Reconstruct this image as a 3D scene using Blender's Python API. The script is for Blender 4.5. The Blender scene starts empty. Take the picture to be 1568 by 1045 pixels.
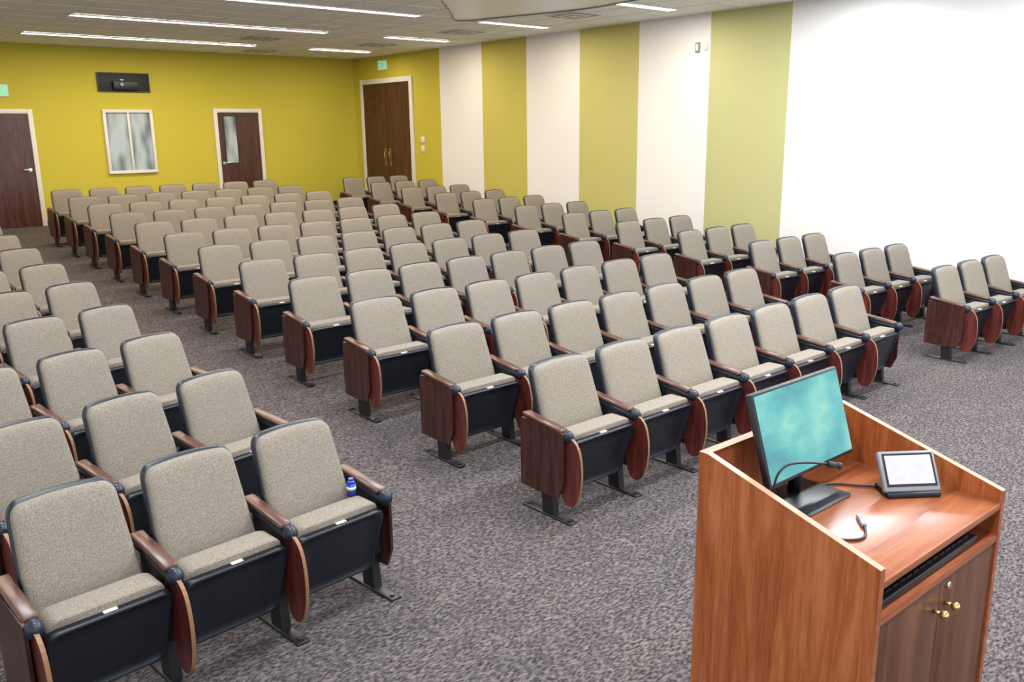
import bpy, bmesh, math, random
from mathutils import Vector, Matrix
random.seed(4)
SC=bpy.context.scene
SC.view_settings.view_transform='Standard'
SC.view_settings.look='None'
SC.view_settings.exposure=.46
# ------------------------------------------------------------------ materials
def newmat(name):
    m=bpy.data.materials.new(name);m.use_nodes=True
    nt=m.node_tree;b=nt.nodes['Principled BSDF'];return m,nt,b
def N(nt,t,**k):
    n=nt.nodes.new(t)
    for a,v in k.items():setattr(n,a,v)
    return n
def ramp(nt,stops):
    r=N(nt,'ShaderNodeValToRGB');e=r.color_ramp.elements
    e[0].position=stops[0][0];e[0].color=(*stops[0][1],1)
    e[1].position=stops[-1][0];e[1].color=(*stops[-1][1],1)
    for p,c in stops[1:-1]:
        x=e.new(p);x.color=(*c,1)
    return r
def mapping(nt,scale,rot=(0,0,0),coord='Object'):
    t=N(nt,'ShaderNodeTexCoord');m=N(nt,'ShaderNodeMapping')
    m.inputs['Scale'].default_value=scale;m.inputs['Rotation'].default_value=rot
    nt.links.new(t.outputs[coord],m.inputs[0]);return m
def mat_noise(name,c1,c2,scale=20,rough=.6,bump=0,detail=3,vec=(1,1,1),spec=.5,metal=0,mid=(.35,.65)):
    m,nt,b=newmat(name);mp=mapping(nt,vec)
    n=N(nt,'ShaderNodeTexNoise');n.inputs['Scale'].default_value=scale;n.inputs['Detail'].default_value=detail
    nt.links.new(mp.outputs[0],n.inputs[0]);r=ramp(nt,[(mid[0],c1),(mid[1],c2)])
    nt.links.new(n.outputs[0],r.inputs[0]);nt.links.new(r.outputs[0],b.inputs['Base Color'])
    b.inputs['Roughness'].default_value=rough;b.inputs['Specular IOR Level'].default_value=spec;b.inputs['Metallic'].default_value=metal
    if bump:
        bp=N(nt,'ShaderNodeBump');bp.inputs['Strength'].default_value=bump;bp.inputs['Distance'].default_value=.003
        nt.links.new(n.outputs[0],bp.inputs['Height']);nt.links.new(bp.outputs[0],b.inputs['Normal'])
    return m
def mat_wood(name,c1,c2,c3,axis='z',rough=.35,scale=6,spec=.5):
    m,nt,b=newmat(name)
    sc={'z':(9,9,.7),'y':(9,.7,9),'x':(.7,9,9)}[axis]
    mp=mapping(nt,sc)
    n=N(nt,'ShaderNodeTexNoise');n.inputs['Scale'].default_value=scale*.35;n.inputs['Detail'].default_value=5;n.inputs['Distortion'].default_value=1.2
    nt.links.new(mp.outputs[0],n.inputs[0])
    mp2=mapping(nt,tuple(v*3 for v in sc));n2=N(nt,'ShaderNodeTexNoise');n2.inputs['Scale'].default_value=scale;n2.inputs['Detail'].default_value=4
    nt.links.new(mp2.outputs[0],n2.inputs[0])
    mx=N(nt,'ShaderNodeMath',operation='ADD');nt.links.new(n.outputs[0],mx.inputs[0])
    ml=N(nt,'ShaderNodeMath',operation='MULTIPLY');ml.inputs[1].default_value=.5;nt.links.new(n2.outputs[0],ml.inputs[0]);nt.links.new(ml.outputs[0],mx.inputs[1])
    r=ramp(nt,[(.55,c1),(.75,c2),(.95,c3)]);nt.links.new(mx.outputs[0],r.inputs[0]);nt.links.new(r.outputs[0],b.inputs['Base Color'])
    b.inputs['Roughness'].default_value=rough;b.inputs['Specular IOR Level'].default_value=spec
    return m
def mat_plain(name,c,rough=.5,metal=0,spec=.5,emit=None,es=0):
    m=mat_noise(name,tuple(x*.93 for x in c),c,60,rough,0,2,spec=spec,metal=metal)
    if emit:
        b=m.node_tree.nodes['Principled BSDF'];b.inputs['Emission Color'].default_value=(*emit,1);b.inputs['Emission Strength'].default_value=es
    return m
# fabric : small woven diamonds
def mat_fabric():
    m,nt,b=newmat('seat_fabric')
    mp=mapping(nt,(1,1,1),(0,math.radians(45),0))
    v=N(nt,'ShaderNodeTexVoronoi');v.inputs['Scale'].default_value=150;v.inputs['Randomness'].default_value=.7
    n=N(nt,'ShaderNodeTexNoise');n.inputs['Scale'].default_value=260;n.inputs['Detail'].default_value=3
    nt.links.new(mp.outputs[0],v.inputs[0]);nt.links.new(mp.outputs[0],n.inputs[0])
    a=N(nt,'ShaderNodeMath',operation='MULTIPLY_ADD');a.inputs[1].default_value=.45
    nt.links.new(v.outputs['Distance'],a.inputs[0]);nt.links.new(n.outputs[0],a.inputs[2])
    r=ramp(nt,[(.45,(.14,.115,.09)),(.68,(.225,.195,.157)),(.95,(.30,.265,.22))]);nt.links.new(a.outputs[0],r.inputs[0])
    nt.links.new(r.outputs[0],b.inputs['Base Color']);b.inputs['Roughness'].default_value=.95;b.inputs['Specular IOR Level'].default_value=.15
    bp=N(nt,'ShaderNodeBump');bp.inputs['Strength'].default_value=.3;bp.inputs['Distance'].default_value=.002
    nt.links.new(a.outputs[0],bp.inputs['Height']);nt.links.new(bp.outputs[0],b.inputs['Normal'])
    return m
def mat_carpet():
    m,nt,b=newmat('carpet_loop')
    mp=mapping(nt,(1.0,2.2,1),(0,0,.6))
    n=N(nt,'ShaderNodeTexNoise');n.inputs['Scale'].default_value=38;n.inputs['Detail'].default_value=5;n.inputs['Roughness'].default_value=.75
    v=N(nt,'ShaderNodeTexVoronoi');v.inputs['Scale'].default_value=38
    n3=N(nt,'ShaderNodeTexNoise');n3.inputs['Scale'].default_value=1.3
    for q in(n,v,n3):nt.links.new(mp.outputs[0],q.inputs[0])
    a=N(nt,'ShaderNodeMath',operation='MULTIPLY_ADD');a.inputs[1].default_value=.25
    nt.links.new(v.outputs['Distance'],a.inputs[0]);nt.links.new(n.outputs[0],a.inputs[2])
    r=ramp(nt,[(.42,(.019,.015,.018)),(.54,(.046,.039,.043)),(.64,(.097,.084,.087)),(.78,(.19,.165,.155))])
    nt.links.new(a.outputs[0],r.inputs[0])
    r3=ramp(nt,[(.3,(.88,.88,.9)),(.7,(1.05,1.03,1.0))]);nt.links.new(n3.outputs[0],r3.inputs[0])
    mx=N(nt,'ShaderNodeMix',data_type='RGBA',blend_type='MULTIPLY');mx.inputs[0].default_value=1
    nt.links.new(r.outputs[0],mx.inputs[6]);nt.links.new(r3.outputs[0],mx.inputs[7])
    nt.links.new(mx.outputs[2],b.inputs['Base Color']);b.inputs['Roughness'].default_value=1;b.inputs['Specular IOR Level'].default_value=.1
    bp=N(nt,'ShaderNodeBump');bp.inputs['Strength'].default_value=.6;bp.inputs['Distance'].default_value=.004
    nt.links.new(a.outputs[0],bp.inputs['Height']);nt.links.new(bp.outputs[0],b.inputs['Normal'])
    return m
def mat_screen():
    m,nt,b=newmat('monitor_picture')
    mp=mapping(nt,(2,2,3));n=N(nt,'ShaderNodeTexNoise');n.inputs['Scale'].default_value=1.9;n.inputs['Detail'].default_value=4;n.inputs['Distortion'].default_value=.1
    nt.links.new(mp.outputs[0],n.inputs[0])
    r=ramp(nt,[(.34,(.02,.13,.15)),(.46,(.04,.21,.20)),(.56,(.10,.28,.23)),(.66,(.33,.33,.13))]);nt.links.new(n.outputs[0],r.inputs[0])
    nt.links.new(r.outputs[0],b.inputs['Base Color']);nt.links.new(r.outputs[0],b.inputs['Emission Color']);b.inputs['Emission Strength'].default_value=.45
    b.inputs['Roughness'].default_value=.3
    return m
M={}
M['fabric']=mat_fabric();M['carpet']=mat_carpet();M['screen']=mat_screen()
M['plastic']=mat_plain('navy_black_plastic',(.006,.009,.015),.4)
M['rim']=mat_plain('navy_rim_plastic',(.008,.016,.032),.35)
M['endwood']=mat_wood('dark_walnut_panel',(.022,.0065,.005),(.048,.014,.010),(.08,.028,.020))
M['tablet']=mat_wood('mahogany_tablet',(.06,.011,.009),(.11,.021,.016),(.16,.035,.025))
M['arm']=mat_wood('armrest_wood',(.045,.02,.013),(.08,.036,.024),(.13,.06,.04),'y',.3)
M['metal']=mat_plain('black_steel',(.010,.010,.013),.4)
M['label']=mat_plain('cream_label',(.75,.70,.58),.4)
M['ply']=mat_plain('plywood_edge',(.26,.13,.06),.5)
M['yellow']=mat_noise('mustard_paint',(.50,.43,.035),(.56,.485,.045),160,.75,.15)
M['stripe1']=mat_noise('stripe_paint_haze_faint',(.50,.44,.09),(.54,.475,.10),160,.75,.15)  # far stripe: a little haze painted into the wall colour
M['stripe2']=mat_noise('stripe_paint_haze_mid',(.49,.455,.15),(.52,.485,.17),160,.75,.15)  # middle stripe: more haze painted into the colour, hence paler
M['stripe3']=mat_noise('stripe_paint_haze_strong',(.47,.46,.21),(.50,.49,.23),160,.75,.15)  # nearest stripe: strongest haze and glare painted into the colour
M['white']=mat_noise('white_paint',(.77,.76,.74),(.81,.80,.785),160,.7,.1)
M['trimw']=mat_plain('white_trim',(.75,.72,.67),.5)
M['door']=mat_wood('dark_door_wood',(.035,.011,.007),(.065,.022,.014),(.10,.038,.026))
M['ceil']=mat_noise('ceiling_tile',(.78,.79,.81),(.92,.93,.95),90,.9,.3,mid=(.4,.55))
M['grid']=mat_plain('ceiling_grid',(.78,.78,.79),.6)
M['cloudw']=mat_plain('acoustic_panel_white',(.93,.93,.94),.35)
M['vent']=mat_plain('vent_grey',(.22,.22,.22),.6)
M['lamp']=mat_plain('lamp_diffuser',(.9,.9,.85),.5,emit=(1,.95,.84),es=5)
M['dark']=mat_plain('dark_void',(.012,.012,.014),.6)
M['glass']=mat_noise('booth_glass',(.10,.14,.16),(.42,.50,.54),4,.12,0,1,vec=(1.5,1,.45),mid=(.3,.6))  # reflections painted in as vertically stretched light and dark noise
M['exit']=mat_plain('exit_green',(.20,.55,.36),.4,emit=(.3,.9,.55),es=.3)
M['brass']=mat_plain('brass',(.75,.52,.2),.25,metal=1)
M['brassd']=mat_plain('aged_brass',(.35,.22,.09),.4,metal=.8)
M['chrome']=mat_plain('chrome',(.8,.8,.8),.2,metal=1)
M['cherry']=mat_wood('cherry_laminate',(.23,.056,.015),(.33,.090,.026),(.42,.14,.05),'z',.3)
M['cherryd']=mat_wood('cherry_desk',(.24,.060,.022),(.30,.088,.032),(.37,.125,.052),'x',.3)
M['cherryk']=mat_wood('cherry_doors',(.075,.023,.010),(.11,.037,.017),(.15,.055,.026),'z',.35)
M['edge']=mat_plain('edge_band',(.55,.28,.18),.4)
M['silver']=mat_plain('silver_plastic',(.25,.26,.28),.35)
M['padscr']=mat_plain('touch_screen',(.48,.46,.52),.25,emit=(.8,.78,.9),es=.12)
M['blue']=mat_plain('blue_bottle',(.01,.05,.38),.25)
# ------------------------------------------------------------------ mesh builder
class MB:
    def __init__(s):s.bm=bmesh.new();s.mats=[]
    def mi(s,k):
        if k not in s.mats:s.mats.append(k)
        return s.mats.index(k)
    def box(s,lo,hi,mat,bev=0,rot=None,seg=2,fn=None):
        r=bmesh.ops.create_cube(s.bm,size=1)
        vs=r['verts'];c=[(a+b)/2 for a,b in zip(lo,hi)];d=[b-a for a,b in zip(lo,hi)]
        for v in vs:v.co=Vector((v.co.x*d[0],v.co.y*d[1],v.co.z*d[2]))
        fs=set(f for v in vs for f in v.link_faces)
        if bev:
            es=list(set(e for v in vs for e in v.link_edges))
            rr=bmesh.ops.bevel(s.bm,geom=es,offset=bev,segments=seg,affect='EDGES',profile=.5)
            vs=list(set(rr['verts'])|set(v for v in vs if v.is_valid));fs=set(f for v in vs for f in v.link_faces)
        if rot is not None:
            for v in vs:v.co=rot@v.co
        for v in vs:v.co=v.co+Vector(c)
        if fn:
            for v in vs:v.co=Vector(fn(v.co))
        k=s.mi(mat)
        for f in fs:f.material_index=k;f.smooth=bool(bev)
    def cyl(s,p,q,r,mat,n=12,r2=None):
        p=Vector(p);q=Vector(q);d=q-p;L=d.length
        M4=Matrix.Translation((p+q)/2)@d.to_track_quat('Z','Y').to_matrix().to_4x4()
        g=bmesh.ops.create_cone(s.bm,cap_ends=True,segments=n,radius1=r,radius2=r if r2 is None else r2,depth=L,matrix=M4)
        k=s.mi(mat)
        for f in set(f for v in g['verts'] for f in v.link_faces):
            f.material_index=k;f.smooth=len(f.verts)==4
    def ball(s,c,r,mat,sc=(1,1,1),n=12):
        g=bmesh.ops.create_uvsphere(s.bm,u_segments=n,v_segments=n//2+2,radius=r)
        k=s.mi(mat)
        for v in g['verts']:v.co=Vector((v.co.x*sc[0]+c[0],v.co.y*sc[1]+c[1],v.co.z*sc[2]+c[2]))
        for f in set(f for v in g['verts'] for f in v.link_faces):f.material_index=k;f.smooth=True
    def prism(s,pts,axis,a,b,mat,side=None,fn=None):
        def P(u,v,w):
            return {'x':(w,u,v),'y':(u,w,v),'z':(u,v,w)}[axis]
        A=[s.bm.verts.new(P(u,v,a)) for u,v in pts];B=[s.bm.verts.new(P(u,v,b)) for u,v in pts]
        k=s.mi(mat);ks=s.mi(side or mat);n=len(pts);out=[]
        f=s.bm.faces.new(A);f.material_index=k;out.append(f);f=s.bm.faces.new(B[::-1]);f.material_index=k;out.append(f)
        for i in range(n):
            f=s.bm.faces.new((A[i],A[(i+1)%n],B[(i+1)%n],B[i]));f.material_index=ks;out.append(f)
        if fn:
            for v in A+B:v.co=Vector(fn(v.co))
        bmesh.ops.recalc_face_normals(s.bm,faces=out)
    def pillow(s,outline,rings,mat,fn):
        """outline: x,z points round centre; rings: list of (inset_factor, y)"""
        cx=sum(p[0] for p in outline)/len(outline);cz=sum(p[1] for p in outline)/len(outline)
        prev=None;k=s.mi(mat);fs=[]
        n=len(outline);first=None
        for sc,y in rings:
            cur=[s.bm.verts.new(fn(Vector((cx+(x-cx)*sc,y,cz+(z-cz)*sc)))) for x,z in outline]
            if prev:
                for i in range(n):
                    fs.append(s.bm.faces.new((prev[i],prev[(i+1)%n],cur[(i+1)%n],cur[i])))
            else:first=cur
            prev=cur
        fs.append(s.bm.faces.new(prev));fs.append(s.bm.faces.new(first[::-1]))
        for f in fs:f.material_index=k;f.smooth=True
        bmesh.ops.recalc_face_normals(s.bm,faces=fs)
    def mesh(s,name):
        me=bpy.data.meshes.new(name);s.bm.to_mesh(me);s.bm.free()
        for k in s.mats:me.materials.append(M[k])
        return me
    def obj(s,name,loc=(0,0,0),rz=0,parent=None):
        o=bpy.data.objects.new(name,s.mesh(name));SC.collection.objects.link(o);o.location=loc;o.rotation_euler=(0,0,rz)
        if parent:o.parent=parent
        return o
def rounded(x0,x1,z0,z1,r,n=5,top_in=0,arch=0,m=6):
    """rounded rectangle outline; top narrowed by top_in, top edge arched"""
    pts=[]
    for cx,cz,a0 in((x1-r,z1-r,0),(x0+r,z1-r,90),(x0+r,z0+r,180),(x1-r,z0+r,270)):
        for i in range(n+1):
            a=math.radians(a0+90*i/n);pts.append((cx+r*math.cos(a),cz+r*math.sin(a)))
        if a0==0:
            for i in range(1,m):pts.append((x1-r+(x0-x1+2*r)*i/m,z1))
        if a0==180:
            for i in range(1,m):pts.append((x0+r+(x1-x0-2*r)*i/m,z0))
        if a0==90:
            for i in range(1,m):pts.append((x0,z1-r+(z0-z1+2*r)*i/m))
        if a0==270:
            for i in range(1,m):pts.append((x1,z0+r+(z1-z0-2*r)*i/m))
    out=[];W=(x1-x0)/2;cx=(x0+x1)/2
    for x,z in pts:
        t=(z-z0)/(z1-z0);u=(x-cx)/W
        out.append((cx+(x-cx)*(1-top_in*t/W),z+arch*(1-u*u)*t))
    return out
def smoothpoly(pts,it=2):
    for _ in range(it):
        o=[]
        for i in range(len(pts)):
            a=pts[i];b=pts[(i+1)%len(pts)]
            o+=[(a[0]*.75+b[0]*.25,a[1]*.75+b[1]*.25),(a[0]*.25+b[0]*.75,a[1]*.25+b[1]*.75)]
        pts=o
    return pts
# ------------------------------------------------------------------ floor profile
def fz(y):
    t=max(0,y-3.59);return .0351*t+.0008*t*t
# ------------------------------------------------------------------ chair
def standard(b,x,side,end):
    """side -1 / +1 : which face carries the laminate end panel"""
    b.box((x-.03,-.45,0),(x+.03,-.05,.012),'metal',.004)
    for yy in(-.42,-.08):b.cyl((x,yy,.012),(x,yy,.02),.012,'metal',8)
    b.prism([(-.31,.012),(-.22,.012),(-.2,.30),(-.28,.30)],'x',x-.022,x+.022,'metal')
    b.box((x-.02,-.34,.20),(x+.02,-.12,.52),'metal',.006)
    if end:
        pts=smoothpoly([(-.40,.14),(-.23,.13),(-.06,.14),(-.05,.14),(-.05,.535),(-.06,.55),(-.39,.53),(-.40,.52)],1)
        a,c=(x-.034,x-.0205) if side<0 else (x+.0205,x+.034)
        b.prism(pts,'x',a,c,'endwood')
    # plastic arm support and wooden arm pad, sloping slightly to the front
    sl=lambda v:(v.x,v.y,v.z+(v.y+.08)*.12-.052)
    b.box((x-.026,-.40,.572),(x+.026,-.08,.604),'rim',.01,fn=sl)
    b.box((x-.030,-.375,.605),(x+.030,-.06,.630),'arm',.010,fn=sl)
    b.ball((x,-.402,.505),.038,'rim',(.85,1,1.0))
def chair_mesh(name,w,left_end,right_end,right_std,tablet):
    b=MB();hw=w/2;bw=w/2-.030
    lean=lambda v:Vector((v.x,v.y-(.83-v.z)*.33-.22*v.x*v.x+0.012,v.z))
    o=rounded(-bw,bw,.36,.826,.05,5,.026,.012)
    b.pillow(o,[(.80,.012),(.93,.006),(.985,-.004),(1,-.018),(1,-.034),(.985,-.042),(.9,-.042)],'rim',lean)
    o=rounded(-bw+.006,bw-.006,.365,.819,.045,5,.026,.012)
    b.pillow(o,[(.93,-.036),(1,-.040),(1,-.055),(.975,-.066),(.93,-.073),(.8,-.079),(.55,-.082),(.25,-.083)],'fabric',lean)
    # folded-up seat: upholstered block and moulded plastic pan, tipped slightly forward
    sw=hw-.036
    tip=lambda v:Vector((v.x,v.y-(v.z-.17)*.30,v.z))
    o=rounded(-sw,sw,.19,.505,.05,5)
    b.pillow(o,[(.9,-.165),(.97,-.17),(1,-.185),(1,-.290),(.985,-.30),(.95,-.305)],'fabric',tip)
    o=rounded(-sw-.006,sw+.006,.135,.470,.045,5,-.012)
    b.pillow(o,[(.93,-.262),(1,-.268),(1,-.322),(.985,-.334),(.955,-.340),(.90,-.341),(.885,-.335),(.6,-.338),(.2,-.340)],'plastic',tip)
    b.box((-.026,-.4155,.462),(.026,-.393,.4735),'label',.004)
    b.cyl((-hw+.02,-.20,.30),(hw-.02,-.20,.30),.014,'metal',8)
    standard(b,-hw,-1,left_end)
    if right_std:standard(b,hw,1,right_end)
    if tablet:
        pts=smoothpoly([(-.325,.50),(-.40,.52),(-.49,.48),(-.52,.35),(-.51,.21),(-.465,.11),(-.395,.10),(-.355,.17),(-.33,.32)],2)
        b.prism(pts,'x',-hw-.012,-hw+.004,'tablet','ply')
    return b.mesh(name)
cache={}
def chair(w,x,y,rz,le,re,rs,tb):
    k=(w,le,re,rs,tb)
    if k not in cache:cache[k]=chair_mesh('auditorium_chair_mesh',*k)
    o=bpy.data.objects.new('auditorium_chair',cache[k]);SC.collection.objects.link(o)
    o.location=(x,y,fz(y-.25));o.rotation_euler=(0,0,rz)
for j in range(12):
    for i in range(7):
        chair(.56,3.468+.0366*j+.5597*i,3.592+1.0469*j+.002*i,0,i==0,i==6,i==6,True)
    for i in range(3):
        chair(.513,8.523+.0346*j+.5136*i,3.494+1.0305*j-.026*i,-.05,i==0,i==2,i==2,True)
    sh=.035 if j==0 else .09
    for i in range(3):
        chair(.50,1.725+.0411*j-.497*(2-i),3.575+1.0247*j-sh*(2-i),sh/.5,i==0,i==2,i==2,True)
# small blue bottle left between the back and the folded seat of the nearest end chair
b=MB();b.cyl((0,0,0),(0,0,.060),.022,'blue',16);b.cyl((0,0,.060),(0,0,.073),.022,'blue',16,.012);b.cyl((0,0,.03),(0,0,.045),.0225,'label',16);b.cyl((0,0,.073),(0,0,.083),.012,'blue',12)
b.obj('water_bottle',(1.905,3.325,.505))
# ------------------------------------------------------------------ room
XL,XR,YF,YB,H=-1.6,10.46,-3.0,17.08,3.7
b=MB();ys=[YF,3.59]+[3.59+(YB-3.59)*k/24 for k in range(1,25)]
V=[[b.bm.verts.new((x,y,fz(y))) for x in(XL,XR)] for y in ys];k=b.mi('carpet')
for a,c in zip(V,V[1:]):
    f=b.bm.faces.new((a[0],a[1],c[1],c[0]));f.material_index=k;f.smooth=True
b.obj('floor')
b=MB();b.box((XL,YF,H),(XR,YB,H+.1),'ceil')
g=0.61
n=int((XR-XL)/g)
for i in range(n+1):
    xx=XR-.15-g*i
    b.box((xx-.008,YF,H-.004),(xx+.008,YB,H+.001),'grid')
for i in range(int((YB-YF)/g)+1):
    yy=YB-.2-g*i
    b.box((XL,yy-.008,H-.004),(XR,yy+.008,H+.001),'grid')
b.obj('ceiling')
# walls
b=MB();b.box((XL,YB,0),(XR+.15,YB+.15,H+.1),'yellow');b.obj('wall_back')
b=MB()
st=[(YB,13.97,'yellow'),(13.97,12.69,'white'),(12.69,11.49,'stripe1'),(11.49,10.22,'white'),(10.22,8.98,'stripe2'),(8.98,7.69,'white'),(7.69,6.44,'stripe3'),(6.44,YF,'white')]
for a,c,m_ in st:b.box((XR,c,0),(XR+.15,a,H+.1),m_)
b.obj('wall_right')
b=MB();b.box((XL-.15,YF,0),(XL,YB,H+.1),'white');b.obj('wall_left')
FB=fz(YB)
# baseboards
b=MB();b.box((XL+.01,YB-.012,FB-.02),(2.9,YB,FB+.09),'plastic');b.box((4.02,YB-.012,FB-.02),(7.2,YB,FB+.09),'plastic');b.box((8.24,YB-.012,FB-.02),(XR-.01,YB,FB+.09),'plastic');b.obj('baseboard_back')
b=MB()
yy=[YF,3.59,6,8,10,12,14.85]
for a,c in zip(yy,yy[1:]):
    b.prism([(a,fz(a)),(c,fz(c)),(c,fz(c)+.09),(a,fz(a)+.09)],'x',XR-.012,XR,'plastic')
b.obj('baseboard_right')
# ---- doors on back wall
def door_back(name,x0,x1,ztop,lite=None,handle_x=None,hs=1):
    b=MB();t=.075;z0=FB
    b.box((x0,YB-.04,z0),(x0+t,YB,ztop),'trimw',.004);b.box((x1-t,YB-.04,z0),(x1,YB,ztop),'trimw',.004)
    b.box((x0+t,YB-.04,ztop-t),(x1-t,YB,ztop),'trimw',.004)
    b.box((x0+t,YB-.018,z0),(x1-t,YB,ztop-t),'door')
    if lite:
        a,c,d,e=lite
        b.box((a-.015,YB-.026,d-.015),(c+.015,YB-.018,e+.015),'metal');b.box((a,YB-.029,d),(c,YB-.026,e),'glass')
    b.cyl((handle_x,YB-.018,FB+.98),(handle_x,YB-.075,FB+.98),.012,'chrome');b.cyl((handle_x,YB-.018,FB+.98),(handle_x,YB-.024,FB+.98),.03,'chrome')
    b.box((min(handle_x,handle_x+hs*.12),YB-.085,FB+.97),(max(handle_x,handle_x+hs*.12),YB-.068,FB+.99),'chrome',.005)
    b.obj(name)
door_back('door_1',2.93,4.01,2.62,None,3.86,-1)
door_back('door_2',7.22,8.23,2.65,(7.42,7.66,1.6,2.5),7.36,1)
# double door on right wall
b=MB();y0,y1,zt=14.87,16.80,3.25;z0=fz(15.8);t=.10
b.box((XR-.04,y0,z0),(XR,y0+t,zt),'trimw',.004);b.box((XR-.04,y1-t,z0),(XR,y1,zt),'trimw',.004);b.box((XR-.04,y0+t,zt-t),(XR,y1-t,zt),'trimw',.004)
ym=(y0+y1)/2
b.box((XR-.02,y0+t,z0),(XR,ym-.004,zt-t),'door');b.box((XR-.02,ym+.004,z0),(XR,y1-t,zt-t),'door')
for s_ in(-1,1):
    c=ym+s_*.09
    b.box((XR-.026,c-.04,z0+.92),(XR-.02,c+.04,z0+1.28),'brassd')
    b.cyl((XR-.06,c,z0+1.0),(XR-.06,c,z0+1.22),.009,'brassd')
    for zz in(1.02,1.20):b.cyl((XR-.06,c,z0+zz),(XR-.02,c,z0+zz),.008,'brassd')
b.obj('door_3')
# booth window
b=MB();x0,x1,z0,z1=5.15,6.04,1.47,2.62;t=.055
for lo,hi in(((x0,z0),(x1,z0+t)),((x0,z1-t),(x1,z1)),((x0,z0+t),(x0+t,z1-t)),((x1-t,z0+t),(x1,z1-t)),(((x0+x1)/2-.02,z0+t),((x0+x1)/2+.02,z1-t))):
    b.box((lo[0],YB-.05,lo[1]),(hi[0],YB,hi[1]),'trimw',.004)
b.box((x0+t,YB-.015,z0+t),(x1-t,YB,z1-t),'glass')
b.obj('window_1')
# projector in niche
b=MB();b.box((5.15,YB-.02,2.95),(6.03,YB,3.25),'dark',.003)
for lo,hi in(((5.13,2.93),(6.05,2.95)),((5.13,3.25),(6.05,3.27)),((5.13,2.95),(5.15,3.25)),((6.03,2.95),(6.05,3.25))):
    b.box((lo[0],YB-.03,lo[1]),(hi[0],YB,hi[1]),'metal')
b.box((5.38,YB-.12,2.97),(5.82,YB-.02,3.12),'plastic',.01);b.cyl((5.52,YB-.14,3.06),(5.52,YB-.12,3.06),.045,'metal',16);b.cyl((5.52,YB-.142,3.06),(5.52,YB-.14,3.06),.03,'glass',16)
b.box((5.50,YB-.122,3.13),(5.56,YB-.1,3.15),'label')
b.obj('projector')
# exit signs
def exit_sign(c,ax):
    b=MB()
    b.box((-.17,-.03,-.10),(.17,0,.10),'trimw',.006);b.box((-.155,-.034,-.085),(.155,-.03,.085),'exit')
    for k_,xx in enumerate((-.11,-.04,.035,.10)):
        b.box((xx-.022,-.037,-.05),(xx-.010,-.034,.05),'label')
        if k_ in(0,1):b.box((xx-.022,-.037,.035),(xx+.018,-.034,.05),'label')
        if k_ in(0,):b.box((xx-.022,-.037,-.05),(xx+.018,-.034,-.035),'label')
    b.obj('exit_sign',c,ax)
exit_sign((3.52,YB,2.92),0)
exit_sign((XR,15.9,3.51),math.pi/2*-1)
# switches / thermostat
b=MB()
for z in(2.0,1.82):
    b.box((XR-.012,14.53,z-.06),(XR,14.65,z+.06),'trimw',.004);b.box((XR-.018,14.58,z-.02),(XR-.012,14.60,z+.02),'label')
b.obj('light_switch')
b=MB();b.box((XR-.03,7.86,3.19),(XR,7.93,3.32),'silver',.005);b.box((XR-.034,7.875,3.21),(XR-.03,7.915,3.30),'label');b.box((XR-.02,7.73,3.21),(XR,7.79,3.31),'trimw',.004);b.obj('fire_alarm_strobe')
# ceiling light troffers
def troffer(x0,x1,y):
    b=MB();w=.075
    b.box((x0-.03,y-w-.03,H-.02),(x1+.03,y-w,H-.004),'grid');b.box((x0-.03,y+w,H-.02),(x1+.03,y+w+.03,H-.004),'grid')
    b.box((x0-.03,y-w,H-.02),(x0,y+w,H-.004),'grid');b.box((x1,y-w,H-.02),(x1+.03,y+w,H-.004),'grid')
    b.box((x0,y-w,H-.014),(x1,y+w,H-.005),'lamp')
    b.obj('ceiling_light')
def arealight(x0,x1,y,e,col):
    l=bpy.data.lights.new('strip_lamp','AREA');l.shape='RECTANGLE';l.size=x1-x0;l.size_y=.15;l.energy=e;l.color=col
    o=bpy.data.objects.new('strip_lamp',l);SC.collection.objects.link(o);o.location=((x0+x1)/2,y,H-.03)
for y in(15.3,12.75,10.25,7.8,5.3,2.8,.3):
    f=y<6
    col=(.92,.96,1) if f else ((1,.84,.65) if y>9 else (1,.92,.80))
    for x0,x1 in((3.6,7.35),(8.45,9.75),(.5,1.9)):
        troffer(x0,x1,y)
        arealight(x0,x1,y,(38 if f else (17 if y>9 else 22))*(x1-x0),col)
# vents
def vent(x,y):
    b=MB();b.box((x-.3,y-.3,H-.012),(x+.3,y+.3,H-.0045),'grid')
    for r in(.26,.19,.12,.06):
        b.box((x-r,y-r,H-.014-.02*(0.3-r)),(x+r,y+r,H-.0045),'vent' if r in(.26,.12) else 'grid')
    b.obj('ceiling_vent')
for y in(14.0,11.5,9.0,6.4):vent(9.1,y)
vent(7.9,16.2);vent(6.9,14.1)
# suspended acoustic cloud
b=MB();pts=smoothpoly([(5.9,7.72),(6.45,8.32),(6.66,8.60),(6.84,8.52),(6.90,8.2),(7.26,7.0),(7.18,6.3),(6.9,4.2),(4.9,4.6),(5.1,6.9)],2)
b.prism(pts,'z',3.43,3.47,'cloudw','silver')
for p,q in zip(pts,pts[1:]+pts[:1]):
    b.cyl((p[0],p[1],3.43),(q[0],q[1],3.43),.014,'silver',6)
for x,y in((6.6,7.8),(6.9,6.4),(5.6,6.5),(5.9,5.0)):b.cyl((x,y,3.47),(x,y,H),.006,'chrome',6)
b.obj('acoustic_ceiling_cloud')
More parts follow.
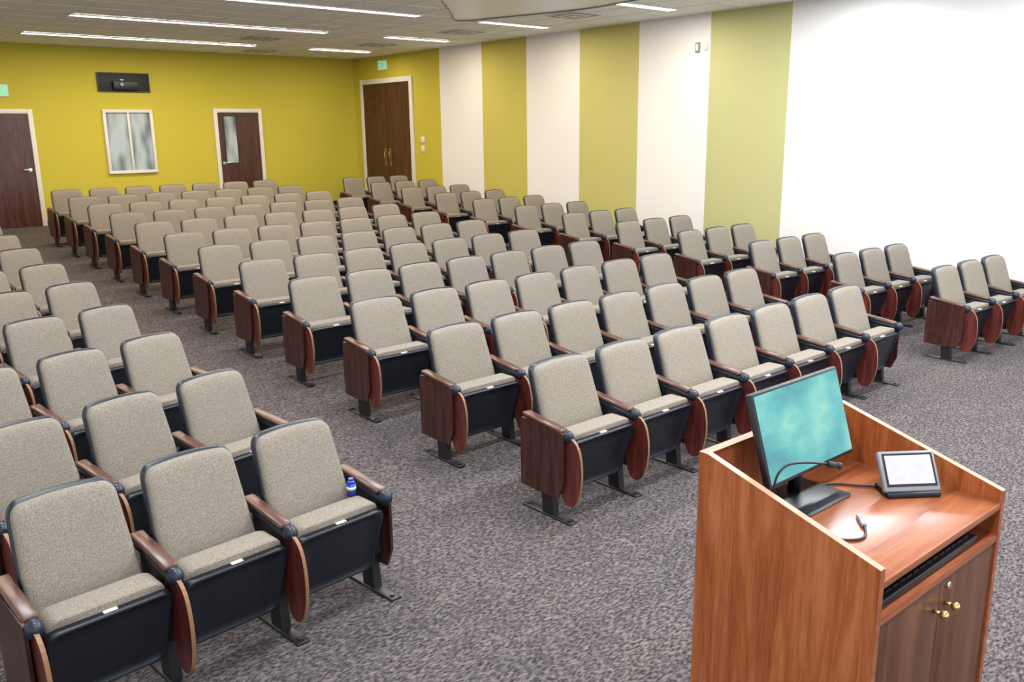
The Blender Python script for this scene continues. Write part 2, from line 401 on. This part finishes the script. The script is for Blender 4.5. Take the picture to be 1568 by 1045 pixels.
# ------------------------------------------------------------------ podium
PX,PY,PR=2.0,.888,-.021;W,D,Z1,Z2=.768,.574,1.05,1.208
pod=bpy.data.objects.new('lectern',None);SC.collection.objects.link(pod);pod.location=(PX,PY,0);pod.rotation_euler=(0,0,PR)
T=.022;DZ=1.012
b=MB()
prof=[(0,0),(D,0),(D,Z2),(D-.03,Z2),(0,Z1)]
b.prism(prof,'x',0,T,'cherry');b.prism(prof,'x',W-T,W,'cherry')
b.box((T,D-T,0),(W-T,D,Z2),'cherry')
# edge banding (thin lighter strips on exposed edges)
for x0 in(0,W-T):
    b.prism([(0,Z1),(D-.03,Z2),(D-.03,Z2+.0015),(0,Z1+.0015)],'x',x0,x0+T,'edge')
    b.box((x0,-.0015,0),(x0+T,0,Z1),'cherryd')
b.box((0,D-.03,Z2),(W,D,Z2+.0015),'edge')
b.obj('cabinet_shell',parent=pod)
b=MB();b.box((T,-.0,DZ-.022),(W-T,D-T,DZ),'cherryd',.002);b.obj('desk_top',parent=pod)
b=MB();b.box((T,.0,.885),(W-T,D-T,.905),'cherryd');b.box((T,.35,.905),(W-T,.37,.99),'dark');b.obj('tray_shelf',parent=pod)
b=MB();b.box((.06,.02,.906),(W-.12,.22,.93),'metal',.004)
for r in range(4):
    for c in range(14):b.box((.075+c*.039,.035+r*.042,.93),(.107+c*.039,.068+r*.042,.937),'plastic')
b.obj('keyboard',parent=pod)
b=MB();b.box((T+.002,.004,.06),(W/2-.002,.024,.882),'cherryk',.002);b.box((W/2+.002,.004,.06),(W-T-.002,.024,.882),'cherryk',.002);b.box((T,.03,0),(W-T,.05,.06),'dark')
for s_ in(-1,1):
    x=W/2+s_*.035;b.cyl((x,.004,.80),(x,-.02,.80),.006,'brass');b.ball((x,-.027,.80),.014,'brass')
b.cyl((W/2+.04,.004,.855),(W/2+.04,-.006,.855),.010,'chrome')
b.obj('cabinet_doors',parent=pod)
# monitor
b=MB()
Rt=Matrix.Rotation(-.30,3,'X')
def mt(v):
    w=Rt@Vector((v.x,v.y,v.z));return (w.x,w.y,w.z)
b.box((-.235,-.012,0),(.235,.012,.285),'metal',.006,fn=mt)
b.box((-.226,-.0135,.012),(.226,-.0125,.275),'screen',fn=mt)
b.box((-.14,.012,.05),(.14,.035,.22),'plastic',.01,fn=mt)
b.cyl((0,.045,.10),(0,.055,-.088),.020,'plastic',12)
b.box((-.12,-.075,-.098),(.12,.105,-.086),'plastic',.006)
b.obj('computer_monitor',(2.345,1.285,DZ+.098),-.02)
# touch panel
b=MB();Rt2=Matrix.Rotation(-.58,3,'X')
def mt2(v):
    w=Rt2@Vector((v.x,v.y,v.z));return (w.x,w.y,w.z+.012)
b.box((-.091,-.012,0),(.091,.012,.130),'silver',.006,fn=mt2)
b.box((-.081,-.0135,.016),(.081,-.0125,.121),'metal',fn=mt2)
b.box((-.074,-.0145,.024),(.074,-.0135,.115),'padscr',fn=mt2)
b.box((-.086,-.02,0),(.086,.075,.018),'plastic',.005)
b.prism([(.02,.0),(.085,.0),(.07,.07),(.045,.07)],'x',-.05,.05,'plastic')
b.obj('touch_panel',(2.602,1.082,DZ),-.66)
def tube(name,pts,r,mat,extra=None):
    cu=bpy.data.curves.new(name,'CURVE');cu.dimensions='3D';sp=cu.splines.new('NURBS');sp.points.add(len(pts)-1)
    for p,q in zip(sp.points,pts):p.co=(*q,1)
    sp.use_endpoint_u=True;sp.order_u=3;cu.bevel_depth=r;cu.bevel_resolution=3;cu.resolution_u=10;cu.materials.append(M[mat])
    o=bpy.data.objects.new(name,cu);SC.collection.objects.link(o);return o
mic=bpy.data.objects.new('gooseneck_microphone',None);SC.collection.objects.link(mic)
a=tube('neck',[(2.05,1.235,DZ+.01),(2.05,1.235,DZ+.10),(2.055,1.23,DZ+.19),(2.11,1.205,DZ+.215),(2.215,1.165,DZ+.188)],.0035,'metal');a.parent=mic
b=MB();b.cyl((2.05,1.235,DZ),(2.05,1.235,DZ+.02),.022,'metal',16);b.cyl((2.215,1.165,DZ+.188),(2.25,1.152,DZ+.176),.009,'metal',12);b.ball((2.255,1.150,DZ+.175),.011,'plastic')
b.obj('mic_base_and_capsule',parent=mic)
tube('desk_cable',[(2.44,1.32,DZ+.006),(2.5,1.30,DZ+.006),(2.55,1.22,DZ+.006),(2.60,1.16,DZ+.006)],.004,'metal')
tube('desk_cable',[(2.12,1.16,DZ+.005),(2.14,1.08,DZ+.005),(2.2,1.03,DZ+.005),(2.27,1.06,DZ+.005),(2.31,1.10,DZ+.005)],.004,'metal')
b=MB();b.box((-.03,-.008,0),(.03,.008,.014),'silver',.004);b.box((.03,-.006,.002),(.045,.006,.012),'chrome');b.obj('usb_plug',(2.30,1.09,DZ),.7)
# ------------------------------------------------------------------ world + camera
w=bpy.data.worlds.new('World');SC.world=w;w.use_nodes=True
bg=w.node_tree.nodes['Background'];bg.inputs[0].default_value=(.86,.93,1,1);bg.inputs[1].default_value=1.45  # ambient fill, added; enters where the front wall is left out
cam=bpy.data.cameras.new('camera');co=bpy.data.objects.new('camera',cam);SC.collection.objects.link(co);SC.camera=co
th,ya,ro=.2372,.7186,-.0133
fh=Vector((math.sin(ya),math.cos(ya),0));r=Vector((math.cos(ya),-math.sin(ya),0));zz=Vector((0,0,1))
F=math.cos(th)*fh-math.sin(th)*zz;U=math.sin(th)*fh+math.cos(th)*zz
r2=math.cos(ro)*r+math.sin(ro)*U;U2=-math.sin(ro)*r+math.cos(ro)*U
mt_=Matrix((r2,U2,-F)).transposed().to_4x4();mt_.translation=(0,0,2.14);co.matrix_world=mt_
cam.sensor_width=36;cam.lens=36*1328.9/1568;cam.clip_start=.05
